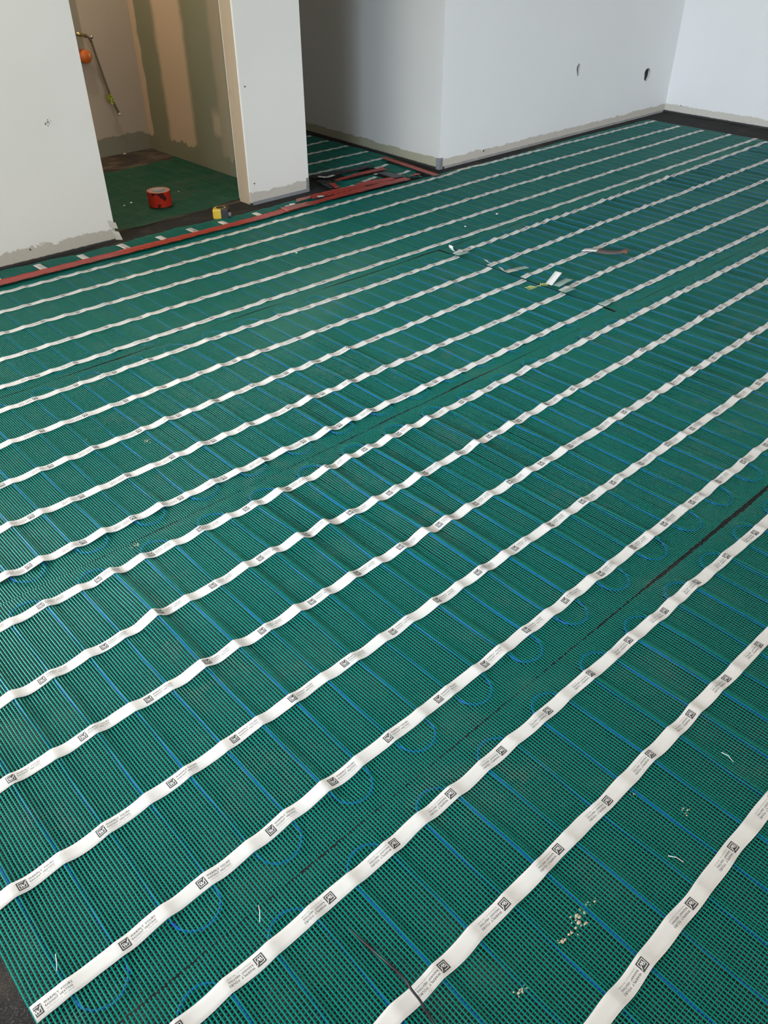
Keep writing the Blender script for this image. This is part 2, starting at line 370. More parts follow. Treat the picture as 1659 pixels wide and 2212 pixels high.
def netting(M,parent,mat,cell=.006,inside=None,coarse=1.0,name='netting'):
    xs=np.arange(M.x0+cell/2,M.x1,cell)
    e=np.array([0,.012,.024,.036,.048,.06,.075,.09]); L=M.y1-M.y0
    mid=np.arange(.12,L-.12,.04*coarse) if L>.4 else np.arange(.1,L-.1,.03)
    ys=np.concatenate([M.y0+e,M.y0+mid,M.y1-e[::-1]]) if L>.25 else np.linspace(M.y0,M.y1,14)
    X,Y=np.meshgrid(xs,ys,indexing='ij')
    jit=(hsh(np.arange(len(xs)),M.seed+5)-.5)*.006
    yb=M.yb(xs)+jit*.5; yt=M.yt(xs)+jit[::-1]*.5
    Y=np.clip(Y,yb[:,None],yt[:,None])
    X=X+.0006*wob(X*9,Y*5,M.seed+1)
    P=np.stack([X,Y,heightfn(M,X,Y)],-1)
    mk=None
    if inside is not None:
        mk=inside((X[:,1:]+X[:,:-1])/2,(Y[:,1:]+Y[:,:-1])/2)
    V1,F1=strands(P,[(-.00130,0),(-.0007,.00042),(.0007,.00042),(.00130,0)],0,0,mk)
    # thin wires along x
    n=10/coarse
    xa=np.arange(M.x0,min(M.x1,M.x0+3.2),M.pitch/n); 
    if M.x1>M.x0+3.2: xa=np.concatenate([xa,np.arange(xa[-1]+M.pitch/6,M.x1,M.pitch/8)])
    xa=np.append(xa,M.x1)
    yw=np.arange(M.y0+cell/2,M.y1,cell)
    Y,X=np.meshgrid(yw,xa,indexing='ij')
    Y=Y+.0006*wob(X*5,Y*9,M.seed+3)
    P=np.stack([X,Y,heightfn(M,X,Y)],-1)
    Xc=(X[:,1:]+X[:,:-1])/2; Yc=(Y[:,1:]+Y[:,:-1])/2
    mk=(Yc>M.yb(Xc))&(Yc<M.yt(Xc))&(Xc>M.xl(Yc))&(Xc<M.xr(Yc))
    if inside is not None: mk&=inside(Xc,Yc)
    V2,F2=strands(P,[(-.00040,0),(0,.00030),(.00040,0)],1,.00046,mk)
    return mesh_np(name,np.concatenate([V1,V2]),[np.concatenate([F1,F2+len(V1)])],mat,parent)
def cable(M,parent):
    p=M.pitch; ks=np.arange(int(math.ceil((M.x0-M.xs0+.004)/p)),int((M.x1-M.xs0-.004)/p)+1)
    yl=M.y0+M.turn; yh=M.y1-M.turn
    pts=[]; 
    for i,k in enumerate(ks):
        xk=M.xs0+k*p
        rows=np.linspace(yl,yh,max(4,int((yh-yl)/.03)))
        # travelling up or down alternately
        upw=((k+M.par)%2==1)
        r=rows if upw else rows[::-1]
        pts+=[(xk+.0012*math.sin(v*23+k),v) for v in r]
        if i<len(ks)-1:
            yc=yh if upw else yl; sg=1 if upw else -1
            for a in np.linspace(0,PI,9)[1:-1]: pts.append((xk+p/2-math.cos(a)*p/2,yc+sg*math.sin(a)*p/2))
    A=np.array(pts); z=np.maximum(heightfn(M,A[:,0],A[:,1])-M.drop,ZF+.0017)
    return tube('heating_cable',np.column_stack([A,z]),.0012 if M.drop>.005 else .0020,CABLE,parent,n=6)
# ---- print on the tape -------------------------------------------------------
def text_polys(body,size,xs=1.0,res=2):
    c=bpy.data.curves.new('t','FONT'); c.body=body; c.size=size; c.resolution_u=res; c.space_character=1.12; c.space_word=1.5
    o=bpy.data.objects.new('t',c); COL.objects.link(o); bpy.context.view_layer.update()
    me=bpy.data.meshes.new_from_object(o.evaluated_get(bpy.context.evaluated_depsgraph_get()))
    me.calc_loop_triangles()
    V=np.array([v.co[:2] for v in me.vertices]); T=np.array([t.vertices[:] for t in me.loop_triangles])
    bpy.data.objects.remove(o); bpy.data.meshes.remove(me); bpy.data.curves.remove(c)
    V[:,0]*=xs; V[:,0]-=V[:,0].min(); return V,T
def quadstrip(pts,wd):
    """open polyline -> quads as triangles"""
    V=[];T=[]
    for a,b in zip(pts[:-1],pts[1:]):
        a=np.array(a);b=np.array(b); d=b-a; L=np.linalg.norm(d); n=np.array([-d[1],d[0]])/L*wd/2; e=d/L*wd*.4
        i=len(V); V+=[a-n-e,b-n+e,b+n+e,a+n-e]; T+=[(i,i+1,i+2),(i,i+2,i+3)]
    return np.array(V),np.array(T)
def rect(x0,x1,y0,y1): return np.array([(x0,y0),(x1,y0),(x1,y1),(x0,y1)],float),np.array([(0,1,2),(0,2,3)])
LOGO=.0150; q=LOGO/2
def fit_w(vt,w_,x,y):
    V,T=vt; V=V.copy(); V[:,0]*=w_/V[:,0].max(); V[:,0]+=x; V[:,1]+=y; return V,T
parts_ink=[(rect(-q,q,-q,q),0,0.0)]
L_=[fit_w(text_polys('WARMLY YOURS',.0052),.0415,.0110,.0026),fit_w(text_polys('RADIANT HEATING',.0044),.0400,.0110,-.0024)]
parts_txt=[(v,0,0.0) for v in L_]
parts_small=[(fit_w(text_polys('www.WarmlyYours.com   (800) 875-5285',.0024,res=1),.0405,.0110,-.0062),1,0.0)]
k=.70*q
wmark=[(quadstrip([(k*.55,k),(-k,k),(-k,-k),(k,-k),(k,k*.55)],.0009),2,.00012),
       (quadstrip([(-k*.62,k*.30),(-k*.38,-k*.62),(k*.02,k*.25),(k*.20,-k*.62),(k*1.25,k*.95)],.0011),2,.00012),
       (quadstrip([(-k*.62,k*.30),(-k*.25,k*.45)],.0009),2,.00012)]
def subdiv(V,T,mx=.0022):
    while True:
        V=list(map(tuple,V)); out=[]; mid={}; again=False
        for t in T:
            P_=[np.array(V[i]) for i in t]; L=[np.linalg.norm(P_[i]-P_[(i+1)%3]) for i in range(3)]; k_=int(np.argmax(L))
            if L[k_]>mx:
                a,b,c3=t[k_],t[(k_+1)%3],t[(k_+2)%3]; key=(min(a,b),max(a,b))
                if key not in mid: mid[key]=len(V); V.append(tuple((np.array(V[a])+np.array(V[b]))/2))
                m_=mid[key]; out+=[(a,m_,c3),(m_,b,c3)]; again=True
            else: out.append(tuple(t))
        V=np.array(V);T=np.array(out)
        if not again: return V,T
parts_ink=[((*subdiv(*parts_ink[0][0],.003),),0,0.0)]
wmark=[((*subdiv(*a,.003),),b,.0003) for a,b,c_ in wmark]
def build_print(full):
    V=[];T=[];MI=[];Z=[];n=0
    for (v,t),mi,dz in parts_ink+parts_txt+(parts_small if full else [])+wmark:
        V.append(v);T.append(t+n);MI.append(np.full(len(t),mi));Z.append(np.full(len(v),dz));n+=len(v)
    return np.concatenate(V),np.concatenate(T),np.concatenate(MI),np.concatenate(Z)
PRINT_FULL=build_print(True); PRINT_FAR=build_print(True)
TW=.0262
def tape(name,parent,p0,p1,zf,lat=None,logo0=None,flip=1,step=.0065,width=TW,seed=0.0,lift=None,far=False,mat=None):
    """tape from p0 to p1 (xy); lat(s)->lateral offset; zf(x,y)->height of the net below"""
    p0=np.array(p0,float);p1=np.array(p1,float); L=np.linalg.norm(p1-p0); t=(p1-p0)/L; nrm=np.array([-t[1],t[0]])
    s=np.linspace(0,L,max(3,int(L/step)+1)); lo=np.zeros_like(s) if lat is None else lat(s)
    lo=lo+.0008*np.sin(s*31+seed)+.0006*np.sin(s*73+seed*2)
    cx=p0[0]+t[0]*s+nrm[0]*lo; cy=p0[1]+t[1]*s+nrm[1]*lo
    zc=np.max([zf(cx+nrm[0]*l*width,cy+nrm[1]*l*width) for l in (-.5,-.25,0,.25,.5)],0)+.0019
    # tape is stiffer than the net: smooth a little
    zs=zc.copy()
    for _ in range(4): zs[1:-1]=np.maximum(.25*zs[:-2]+.5*zs[1:-1]+.25*zs[2:],zc[1:-1])
    if lift is not None: zs=zs+lift(s,L)
    wv=width/2*(1+.03*np.sin(s*47+seed))
    prof=[(-1,-.0007),(-.96,0),(-.5,.0002),(0,.0003),(.5,.0002),(.96,0),(1,-.0007)]
    V=np.empty((len(s),len(prof),3))
    for j,(l,z) in enumerate(prof):
        V[:,j,0]=cx+nrm[0]*l*wv; V[:,j,1]=cy+nrm[1]*l*wv; V[:,j,2]=zs+z
    idx=np.arange(V.shape[0]*V.shape[1]).reshape(V.shape[:2])
    F=np.stack([idx[:-1,:-1],idx[:-1,1:],idx[1:,1:],idx[1:,:-1]],-1).reshape(-1,4)[:, ::-1]
    Vs=[V.reshape(-1,3)]; mi=[np.zeros(len(F),int)]; faces=[F]; n=len(Vs[0])
    if logo0 is not None:
        pv,pt,pm,pz=PRINT_FAR if far else PRINT_FULL
        c0=logo0
        TT=[]
        while c0<L+.02:
            ss=c0+flip*pv[:,0]; l=flip*pv[:,1]
            ok=(ss>.001)&(ss<L-.001)
            tk=ok[pt].all(1)
            if tk.any():
                loc=np.interp(ss,s,lo); zz=np.interp(ss,s,zs)+.0003+.00035+pz-.0003*np.abs(l/(width/2))
                vv=np.column_stack([p0[0]+t[0]*ss+nrm[0]*(loc+l),p0[1]+t[1]*ss+nrm[1]*(loc+l),zz])
                Vs.append(vv); TT.append(pt[tk]+n); mi.append(pm[tk]+1); n+=len(vv)
            c0+=.1315
        if TT: faces.append(np.concatenate(TT))
    return mesh_np(name,np.concatenate(Vs),faces,[mat or TAPE,INK,INKL,WHITEP],parent,mi=np.concatenate(mi))
TY={1:[(0.942,3.22),(2.001,3.195),(2.872,3.211),(3.45,3.213),(3.60,3.240),(3.83,3.225),(5.531,3.191)],2:[(0.867,3.034),(1.881,3.019),(2.695,3.014),(3.748,3.015),(5.491,2.988)],
3:[(0.793,2.85),(1.751,2.826),(2.511,2.809),(3.516,2.82),(5.492,2.813)],4:[(0.712,2.649),(1.622,2.637),(2.343,2.623),(3.285,2.624),(5.511,2.628)],
5:[(0.636,2.458),(1.498,2.454),(2.186,2.449),(3.068,2.441),(5.537,2.453)],6:[(0.578,2.313),(1.398,2.307),(2.04,2.287),(2.54,2.281)],
7:[(0.499,2.118),(1.265,2.111),(1.871,2.099),(2.54,2.095)],8:[(0.423,1.929),(1.71,1.921),(2.444,1.915),(2.54,1.914)],
9:[(0.349,1.744),(1.543,1.735),(2.214,1.722),(2.54,1.72)],10:[(0.278,1.567),(1.383,1.557),(2.011,1.551),(2.54,1.550)],
11:[(0.218,1.419),(0.93,1.408),(1.248,1.408),(1.846,1.412),(3.598,1.422)],12:[(0.138,1.218),(0.796,1.229),(1.074,1.214),(1.624,1.224),(3.236,1.243)],
13:[(0.067,1.042),(0.652,1.037),(1.399,1.035),(2.833,1.043)],14:[(-0.012,0.845),(0.515,0.852),(2.455,0.856)],15:[(-0.045,0.66),(2.08,0.67)],
16:[(0.199,0.51),(1.738,0.501)],17:[(0.302,0.325),(1.368,0.318)],18:[(0.509,0.133),(0.997,0.134)],19:[(0,-.055),(1,-.055)],
106:[(2.55,2.315),(2.918,2.316),(4.2,2.338),(5.487,2.369)],107:[(2.55,2.118),(2.684,2.118),(5.053,2.142)],108:[(2.55,1.938),(4.658,1.947)],109:[(2.55,1.748),(4.265,1.752)],110:[(2.55,1.556),(3.873,1.558)]}
LOGO0={1:1.046,2:.977,3:.816,4:.830,5:.754,6:.684,7:.619,8:.427,9:.425,10:.474,11:.306,12:.220,13:.086,14:.680,15:-.036,16:.226,17:.412,18:.621,19:.3,106:2.65,107:2.61,108:2.6,109:2.66,110:2.62}
FLIP={k:(1 if 11<=k<=15 else -1) for k in LOGO0}
XE={1:5.531,2:5.491,3:5.492,4:5.511,5:5.537,106:5.50}
def gauss(x,y,cx,cy,sx,sy): return np.exp(-((x-cx)/sx)**2-((y-cy)/sy)**2)
const=lambda v:(lambda a:np.full_like(np.asarray(a,float),v))
def make_mat(name,label,x0,x1,y0,y1,xs0,pitch,par,amp,seed,tapes,yb=None,yt=None,xl=None,xr=None,group=None,mat=None,cell=.006,turn=.068,lifts={}):
    M=Mat(); M.drop=.0055 if name=='a' else .0038; M.x0,M.x1,M.y0,M.y1,M.xs0,M.pitch,M.par,M.amp,M.seed,M.turn=x0,x1,y0,y1,xs0,pitch,par,amp,seed,turn
    M.yb=yb or const(y0); M.yt=yt or const(y1); M.xl=xl or const(x0); M.xr=xr or const(x1)
    e=empty('heating_mat',((x0+x1)/2,(y0+y1)/2,ZF),label,'heating mat',group)
    netting(M,e,mat or NET,cell); cable(M,e)
    for k in tapes:
        xa=x0+.003; xb=min(XE.get(k,x1-.006),x1)
        xx=np.array([a for a,b in TY[k]]);yy=np.array([b for a,b in TY[k]])
        ym=float(np.interp(xa,xx,yy))
        lat=lambda s,xx=xx,yy=yy,ym=ym,xa=xa: np.interp(s+xa,xx,yy)-ym
        l0=LOGO0[k]-xa; l0-=math.floor((l0+.06)/.1315)*.1315
        tape('tape_strip',e,(xa,ym),(xb,ym),lambda a,b:heightfn(M,a,b),lat,l0,FLIP[k],seed=k*1.3,far=(k<=5 or k>100),lift=lifts.get(k))
    M.e=e; return M
gapw=lambda x:.0002+.0095*np.clip((x-1.05)/.55,0,1)+.0012*np.sin(x*19)
MD=make_mat('d','green heating mat nearest the camera, below the black gap, its tape print upside down',-.045,5.53,-.36,.573,.018,.0764,0,
   lambda x,y:.0022+.0010*gauss(x,y,.5,.5,1.2,.4),1.1,[16,17,18,19],yt=lambda x:.5726+.0004*np.sin(x*31)-gapw(x)*.8)
MC=make_mat('c','green heating mat second from the camera, its tape print the right way up',-.045,5.53,.573,1.4880,.0075,.0775,0,
   lambda x,y:.0030+.0062*gauss(x,y,.75,1.35,.75,.38)+.0016*gauss(x,y,1.8,1.2,1.0,.5),2.2,[11,12,13,14,15],
   yb=lambda x:.5732+.0002*np.sin(x*27)+gapw(x)*.25,yt=lambda x:1.4880-np.maximum(.003*np.sin(x*7),0)*(x>1.2)*(x<2.1))
bgap=lambda x:-.002+.007*np.exp(-((x-1.72)/.17)**2)+.006*np.exp(-((x-1.42)/.12)**2)+.004*np.exp(-((x-.62)/.12)**2)

MB=make_mat('b','green heating mat in the middle of the floor at left, ending at the cross cut',.0,2.541,1.4885,2.3985,.374,.0772,1,
   lambda x,y:.0020+.0034*gauss(x,y,.8,1.60,.9,.30)+.0022*gauss(x,y,1.8,1.7,.8,.4),3.3,[6,7,8,9,10],
   yb=lambda x:1.4885+np.maximum(bgap(x),0),yt=lambda x:2.397+.004*np.sin(x*5)+.002*np.sin(x*17),
   xr=lambda y:2.538+.0*y)
MB2=make_mat('b','green heating mat between the cross cut and the right wall, its tapes offset',2.551,5.53,1.4885,2.398,2.60,.0772,1,
   lambda x,y:.0024+.0035*gauss(x,y,4.3,2.4,1.2,.3),4.4,[106,107,108,109,110],xl=lambda y:2.551+.006*np.exp(-((y-1.92)/.09)**2),
   yt=lambda x:2.398+0*x)
MA=make_mat('a','green heating mat farthest from the camera, running along the walls',.0,5.535,2.3985,3.284,.03,.0772,0,
   lambda x,y:.0011+.0012*gauss(x,y,4.2,3.0,1.5,.6),5.5,[1,2,3,4,5],
   yb=lambda x:2.3985+.004*np.sin(x*5)+.002*np.sin(x*17)+.010*np.exp(-((x-2.45)/.10)**2)+.005*np.exp(-((x-1.95)/.15)**2),yt=lambda x:3.283-.025*np.clip((x-2.7)/.5,0,1)+.008*np.sin(x*4.3)*np.clip((x-3.0)/.4,0,1))
# narrow border mat against the left wall, tapes running crosswise
flat=lambda v:(lambda x,y:np.full_like(x,v))
M=Mat(); M.x0,M.x1,M.y0,M.y1,M.xs0,M.pitch,M.par,M.amp,M.seed,M.turn=.3,2.68,3.285,3.47,.33,.077,0,flat(.001),6.1,.05
M.yb=const(3.285); M.yt=lambda x:3.452-.040*(x-1.0)/1.6+.012*np.sin(x*7.7)+.004*np.sin(x*31); M.xl=const(.3); M.xr=const(2.68)
e=empty('heating_mat',(1.5,3.37,ZF),'narrow green heating mat strip along the foot of the left wall, with short crosswise tapes','heating mat')
netting(M,e,NET)
for i,(x,ya,yb_) in enumerate([(.99,3.312,3.44),(1.179,3.312,3.425),(1.367,3.312,3.413),(1.555,3.308,3.409),(1.737,3.305,3.389),(1.902,3.300,3.398),(2.067,3.305,3.383),(2.26,3.296,3.376),(2.455,3.305,3.37)]):
    tape('tape_strip',e,(x,ya),(x-.004,yb_),lambda a,b:heightfn(M,a,b),None,[None,.03,.2,.035,None,.05,None,None,None][i],1,width=.031,seed=i)
# hallway mat
M=Mat(); M.x0,M.x1,M.y0,M.y1,M.xs0,M.pitch,M.par,M.amp,M.seed,M.turn=2.71,3.50,3.60,4.62,2.75,.077,0,flat(.0010),7.1,.05
M.yb=lambda x:3.715-.16*np.clip(1-np.abs(x-3.28)/.20,0,1)*.6-.03*(x-2.7); M.yt=const(4.62); M.xl=const(2.71); M.xr=lambda y:3.505-.01*np.sin(y*9)
e=empty('heating_mat',(3.1,4.1,ZF),'green heating mat in the hallway between the narrow pillar and the grey hall wall','heating mat')
netting(M,e,NET)
for i,(y0_,y1_,xe) in enumerate([(3.752,3.728,3.475),(3.930,3.920,3.486),(4.108,4.112,3.489),(4.281,4.300,3.487),(4.47,4.48,3.49)]):
    tape('tape_strip',e,(2.715,y0_),(xe,y1_),lambda a,b:heightfn(M,a,b),None,[.10,.118,.05,.09,.02][i],-1,far=True,seed=i)
# closet mat
M=Mat(); M.x0,M.x1,M.y0,M.y1,M.xs0,M.pitch,M.par,M.amp,M.seed,M.turn=1.02,2.565,3.57,4.62,1.06,.077,0,flat(.0012),8.1,.05
M.yb=lambda x:3.612+.018*np.sin(x*6)+.01*np.sin(x*17)-.01*(x-1.6); M.yt=lambda x:4.570+.012*np.sin(x*11)+.006*np.sin(x*37)+.04*np.exp(-((x-2.56)/.04)**2); M.xl=const(1.02); M.xr=const(2.565)
e=empty('heating_mat',(1.8,4.09,ZF),'dusty dark green heating mat on the floor inside the closet','heating mat')
netting(M,e,NET2)
# ================================================================ HALL THRESHOLD PATCHWORK
def inpoly(poly):
    P=np.array(poly,float)
    def f(x,y):
        r=np.zeros(x.shape,bool)
        for i in range(len(P)):
            a=P[i];b=P[i-1]
            c=((a[1]>y)!=(b[1]>y))&(x<(b[0]-a[0])*(y-a[1])/(b[1]-a[1]+1e-12)+a[0]); r^=c
        return r
    return f
def piece(poly,label,tapes,seed):
    P=np.array(poly); M=Mat(); M.x0,M.x1=P[:,0].min(),P[:,0].max(); M.y0,M.y1=P[:,1].min(),P[:,1].max()
    M.xs0,M.pitch,M.par,M.amp,M.seed,M.turn=M.x0+.03,.077,0,flat(.002),seed,.02
    M.yb=const(M.y0-1);M.yt=const(M.y1+1);M.xl=const(M.x0-1);M.xr=const(M.x1+1)
    e=empty('mat_offcut',(P[:,0].mean(),P[:,1].mean(),ZF),label,'mat offcut')
    netting(M,e,NET,inside=inpoly(poly))
    for (a,b,wd) in tapes: tape('tape_strip',e,a,b,lambda x,y:heightfn(M,x,y),None,.05,-1,far=True,seed=seed,width=wd)
piece([(3.385,3.640),(3.40,3.446),(3.328,3.285),(3.243,3.311),(3.250,3.505),(3.250,3.600)],'green mat offcut with two short white tapes beside the hall wall corner',[((3.252,3.590),(3.362,3.607),.026),((3.252,3.405),(3.362,3.422),.026)],1.5)
piece([(2.870,3.555),(3.010,3.500),(3.150,3.500),(3.150,3.405),(2.977,3.385),(2.82,3.385)],'green mat offcut with two short white tapes amid the red tapes by the pillar',[((2.830,3.402),(2.945,3.413),.024),((3.012,3.438),(3.132,3.456),.024)],2.5)
piece([(3.020,3.625),(3.145,3.615),(3.125,3.565),(3.020,3.560)],'small green mat offcut amid the dark tape at the hallway entrance',[],3.5)
# coloured adhesive tapes
def film_mat(name,col,rough,alpha):
    m,nt,p=new_mat(name)
    c=mix(nt,noise(nt,22,4,.6),tuple(v*.65 for v in col),tuple(v*1.2 for v in col)); lk(nt,c,p.inputs['Base Color'])
    p.inputs['Roughness'].default_value=rough; p.inputs['Alpha'].default_value=alpha
    bump(nt,p,noise(nt,50,3),.4,.003); return m
RED=film_mat('red_film',(.36,.035,.022),.35,.86); PINK=film_mat('pale_red_film',(.42,.12,.10),.4,.72); DRK=film_mat('black_film',(.018,.016,.024),.28,.95)
CLR=film_mat('clear_film',(.30,.42,.36),.3,.65)
def sheet(name,poly,mat,label,cat,z=.006,seed=0,amp=.0015,group=None):
    """thin wrinkled film cut to an outline"""
    P=np.array(poly,float); c=P.mean(0); bm=bmesh.new()
    dense=[]
    for i in range(len(P)):
        a=P[i];b=P[(i+1)%len(P)]; n=max(1,int(np.linalg.norm(b-a)/.02))
        for j in range(n): dense.append(a+(b-a)*j/n)
    rings=[]
    for t in (1,.66,.33):
        rings.append([bm.verts.new((*(c+(q_-c)*t+(0.0012*wob(q_[0]*60,q_[1]*60,seed) if t==1 else 0)),z+amp*float(wob(q_[0]*40*t,q_[1]*40,seed+t)))) for q_ in dense])
    ctr=bm.verts.new((*c,z)); n=len(dense)
    for a,b in zip(rings[:-1],rings[1:]):
        for j in range(n): bm.faces.new((a[j],a[(j+1)%n],b[(j+1)%n],b[j]))
    for j in range(n): bm.faces.new((rings[-1][j],rings[-1][(j+1)%n],ctr))
    bmesh.ops.recalc_face_normals(bm,faces=bm.faces)
    bmesh.ops.solidify(bm,geom=bm.faces[:],thickness=.0003)
    return tag(bm_obj(name,bm,mat,smooth=True),label,cat,group)
def ribbon(name,pts,wd,mat,label,cat,z=.004,seed=0,amp=.0012,parent=None,zl=None):
    """long tape following a line, thin but solid"""
    P=np.array(smooth_path([(*p_[:2],0) for p_ in pts],14))[:,:2]; n=len(P); V=[]
    for i in range(n):
        t=P[min(i+1,n-1)]-P[max(i-1,0)]; t/=np.linalg.norm(t); nn=np.array([-t[1],t[0]])
        w_=(np.interp(i,np.linspace(0,n-1,len(wd)),wd) if hasattr(wd,'__len__') else wd)/2
        zz=z if zl is None else float(np.interp(i,np.linspace(0,n-1,len(zl)),zl))
        for l in (-1,-.5,0,.5,1):
            q_=P[i]+nn*l*w_*(1+.06*math.sin(i*1.7+seed+l)); V.append((*q_,zz+amp*float(wob(q_[0]*25,q_[1]*40,seed))))
    m_=len(V); V=V+[(a,b,c_-.0003) for a,b,c_ in V]; V=np.array(V); idx=np.arange(n*5).reshape(n,5)
    F=np.stack([idx[:-1,:-1],idx[1:,:-1],idx[1:,1:],idx[:-1,1:]],-1).reshape(-1,4)[:, ::-1]
    F2=F[:,::-1]+m_
    loop=list(idx[:,0])+list(idx[-1,1:])+list(idx[::-1,-1][1:])+list(idx[0,::-1][1:-1]); loop=np.array(loop)
    nx=np.roll(loop,-1); F3=np.stack([loop,loop+m_,nx+m_,nx],-1)
    o=mesh_np(name,V,[np.concatenate([F,F2,F3])],mat,parent)
    if parent is None: tag(o,label,cat)
    return o
ribbon('red_tape',[(.60,3.300),(.978,3.305),(1.30,3.298),(1.62,3.290),(1.90,3.284),(2.22,3.281),(2.46,3.292),(2.575,3.290)],[.060,.062,.056,.060,.052,.058,.060,.050],RED,'long red tape running along the floor below the left wall','tape',z=.0045,seed=1)
ribbon('red_tape',[(2.535,3.290),(2.84,3.296),(3.22,3.290)],[.034,.056,.054],RED,'long red tape lying along the hallway entrance, nearest the long white tape','tape',z=.0052,seed=2)
ribbon('red_tape',[(2.600,3.370),(2.78,3.358),(2.945,3.348)],[.060,.078,.060],RED,'wide red tape piece right of the pale one near the pillar foot','tape',z=.0060,seed=3)
ribbon('red_tape',[(2.930,3.366),(3.04,3.356),(3.160,3.340)],[.060,.072,.040],RED,'short red tape piece left of the black opening at the hallway entrance','tape',z=.0066,seed=4)
ribbon('red_tape',[(2.899,3.518),(3.08,3.530),(3.265,3.520)],[.028,.042,.052],RED,'red tape strip lying across the green offcuts in the hallway entrance','tape',z=.0070,seed=5)
ribbon('red_tape',[(3.424,3.713),(3.400,3.48),(3.371,3.217)],[.036,.044,.044],RED,'red tape running back along the floor beside the hall wall corner','tape',z=.0072,seed=6)
ribbon('red_tape',[(3.260,3.308),(3.325,3.306)],[.018,.026],RED,'tiny red tape piece between the hall wall tape and the long red one','tape',z=.0076,seed=7)
sheet('red_tape',[(2.838,3.51),(2.862,3.49),(2.835,3.412),(2.80,3.404)],RED,'small red tape piece running back from the pillar side of the patchwork','tape',z=.0070,seed=8)
sheet('red_tape',[(2.535,3.401),(2.628,3.394),(2.613,3.362),(2.505,3.355)],PINK,'pale pinkish red tape piece at the foot of the pillar','tape',z=.0060,seed=9)
sheet('red_tape',[(2.38,3.33),(2.553,3.322),(2.530,3.268),(2.37,3.266)],PINK,'pale red overlapping tape piece just left of the pillar foot patch','tape',z=.0065,seed=10)
ribbon('black_tape',[(2.845,3.665),(3.00,3.640),(3.15,3.622),(3.255,3.630)],[.045,.075,.05,.04],DRK,'wrinkled black tape lying across the hallway entrance','tape',z=.0060,seed=11,amp=.003)
sheet('black_tape',[(2.820,3.600),(2.885,3.560),(2.835,3.420),(2.785,3.430)],DRK,'dark bluish tape piece beside the pillar corner','tape',z=.0048,seed=12,amp=.003)
sheet('black_tape',[(3.165,3.520),(3.233,3.468),(3.245,3.325),(3.163,3.333)],DRK,'black tape piece between the two patches of green offcut','tape',z=.0040,seed=13,amp=.001)
ribbon('black_tape',[(3.255,3.29),(3.33,3.325)],[.03,.03],DRK,'small dark tape piece at the near end of the hall wall red tape','tape',z=.0050,seed=14)
sheet('tape_scrap',[(2.636,3.362),(2.668,3.350),(2.662,3.325),(2.632,3.335)],TAPE,'small white tape scrap on the red tapes by the pillar foot','tape scrap',z=.0078,amp=.0004)
sheet('tape_scrap',[(2.450,3.348),(2.478,3.340),(2.466,3.316),(2.436,3.322)],TAPE,'small white tape scrap left of the pillar foot beside the red tape','tape scrap',z=.0085,amp=.0004)
ribbon('tape_scrap',[(2.855,3.617),(2.895,3.595),(2.948,3.592)],.022,TAPE,'curved white tape scrap curling up at the hallway entrance','tape scrap',z=.010,zl=[.016,.010,.012])
sheet('tape_scrap',[(3.125,3.468),(3.150,3.470),(3.150,3.452),(3.128,3.450)],TAPE,'tiny white tape scrap between the offcuts at the hallway entrance','tape scrap',z=.009,amp=.0003)
# ================================================================ CROSS CUT: lifted tape ends
def flap(name,pts,wd,mat,label,parent=None):
    """pts: list of (x,y,z) centre line; width vector given"""
    P=np.array(smooth_path(pts,8)); wv=np.array(wd); n=len(P); V=[]
    for i in range(n):
        for l in (-.5,0,.5): V.append(P[i]+wv*l)
    V=np.array(V); nrm=np.zeros_like(V); nrm[:,2]=-.0004; A=np.concatenate([V,V+nrm]); m_=len(V); idx=np.arange(n*3).reshape(n,3)
    F=np.stack([idx[:-1,:-1],idx[1:,:-1],idx[1:,1:],idx[:-1,1:]],-1).reshape(-1,4)
    loop=list(idx[:,0])+list(idx[-1,1:])+list(idx[::-1,-1][1:])+list(idx[0,::-1][1:-1]); loop=np.array(loop); nx=np.roll(loop,-1)
    o=mesh_np(name,A,[np.concatenate([F,F[:,::-1]+m_,np.stack([loop,loop+m_,nx+m_,nx],-1)])],mat,parent,smooth=True)
    if parent is None: tag(o,label,'tape scrap')
    return o
BACKT=simple('tape_reverse',(.42,.40,.34),.4,var=.1)
flap('tape_end',[(2.565,2.318,.002),(2.553,2.322,.008),(2.545,2.328,.020),(2.548,2.332,.030)],(0,.024,0),TAPE,'white tape end curling upward where the farthest cut tape meets the cross cut')
flap('tape_end',[(2.575,2.118,.002),(2.555,2.120,.008),(2.540,2.124,.020),(2.537,2.126,.024)],(.002,.024,0),TAPE,'white tape end lifting at the second cut tape of the cross cut')
e=empty('tape_end',(2.55,1.99,ZF),'lifted tape end showing its tan underside, beside the black slit of the cross cut','tape scrap')
flap('film',[(2.640,1.985,.006),(2.600,1.995,.007),(2.555,2.000,.007)],(.006,.026,0),CLR,'',e)
flap('underside',[(2.575,1.990,.009),(2.545,1.992,.014),(2.515,1.998,.014),(2.495,2.004,.030)],(.004,.026,0),BACKT,'',e)
flap('white_tip',[(2.4975,2.004,.0275),(2.490,2.006,.036)],(.004,.026,0),TAPE,'',e)
e=empty('tape_end',(2.60,1.80,ZF),'upright white tape end with a greenish film behind it at the cross cut','tape scrap')
flap('white_flap',[(2.555,1.808,.004),(2.590,1.812,.020),(2.622,1.815,.036)],(.004,-.030,0),TAPE,'',e)
flap('film',[(2.560,1.775,.006),(2.600,1.776,.010),(2.650,1.778,.010)],(.004,-.030,0),CLR,'',e)
sheet('tape_scrap',[(2.528,1.735),(2.585,1.728),(2.592,1.704),(2.53,1.706)],CLR,'clear film scrap over the fourth cut tape of the cross cut','tape scrap',z=.007,seed=4,amp=.001)
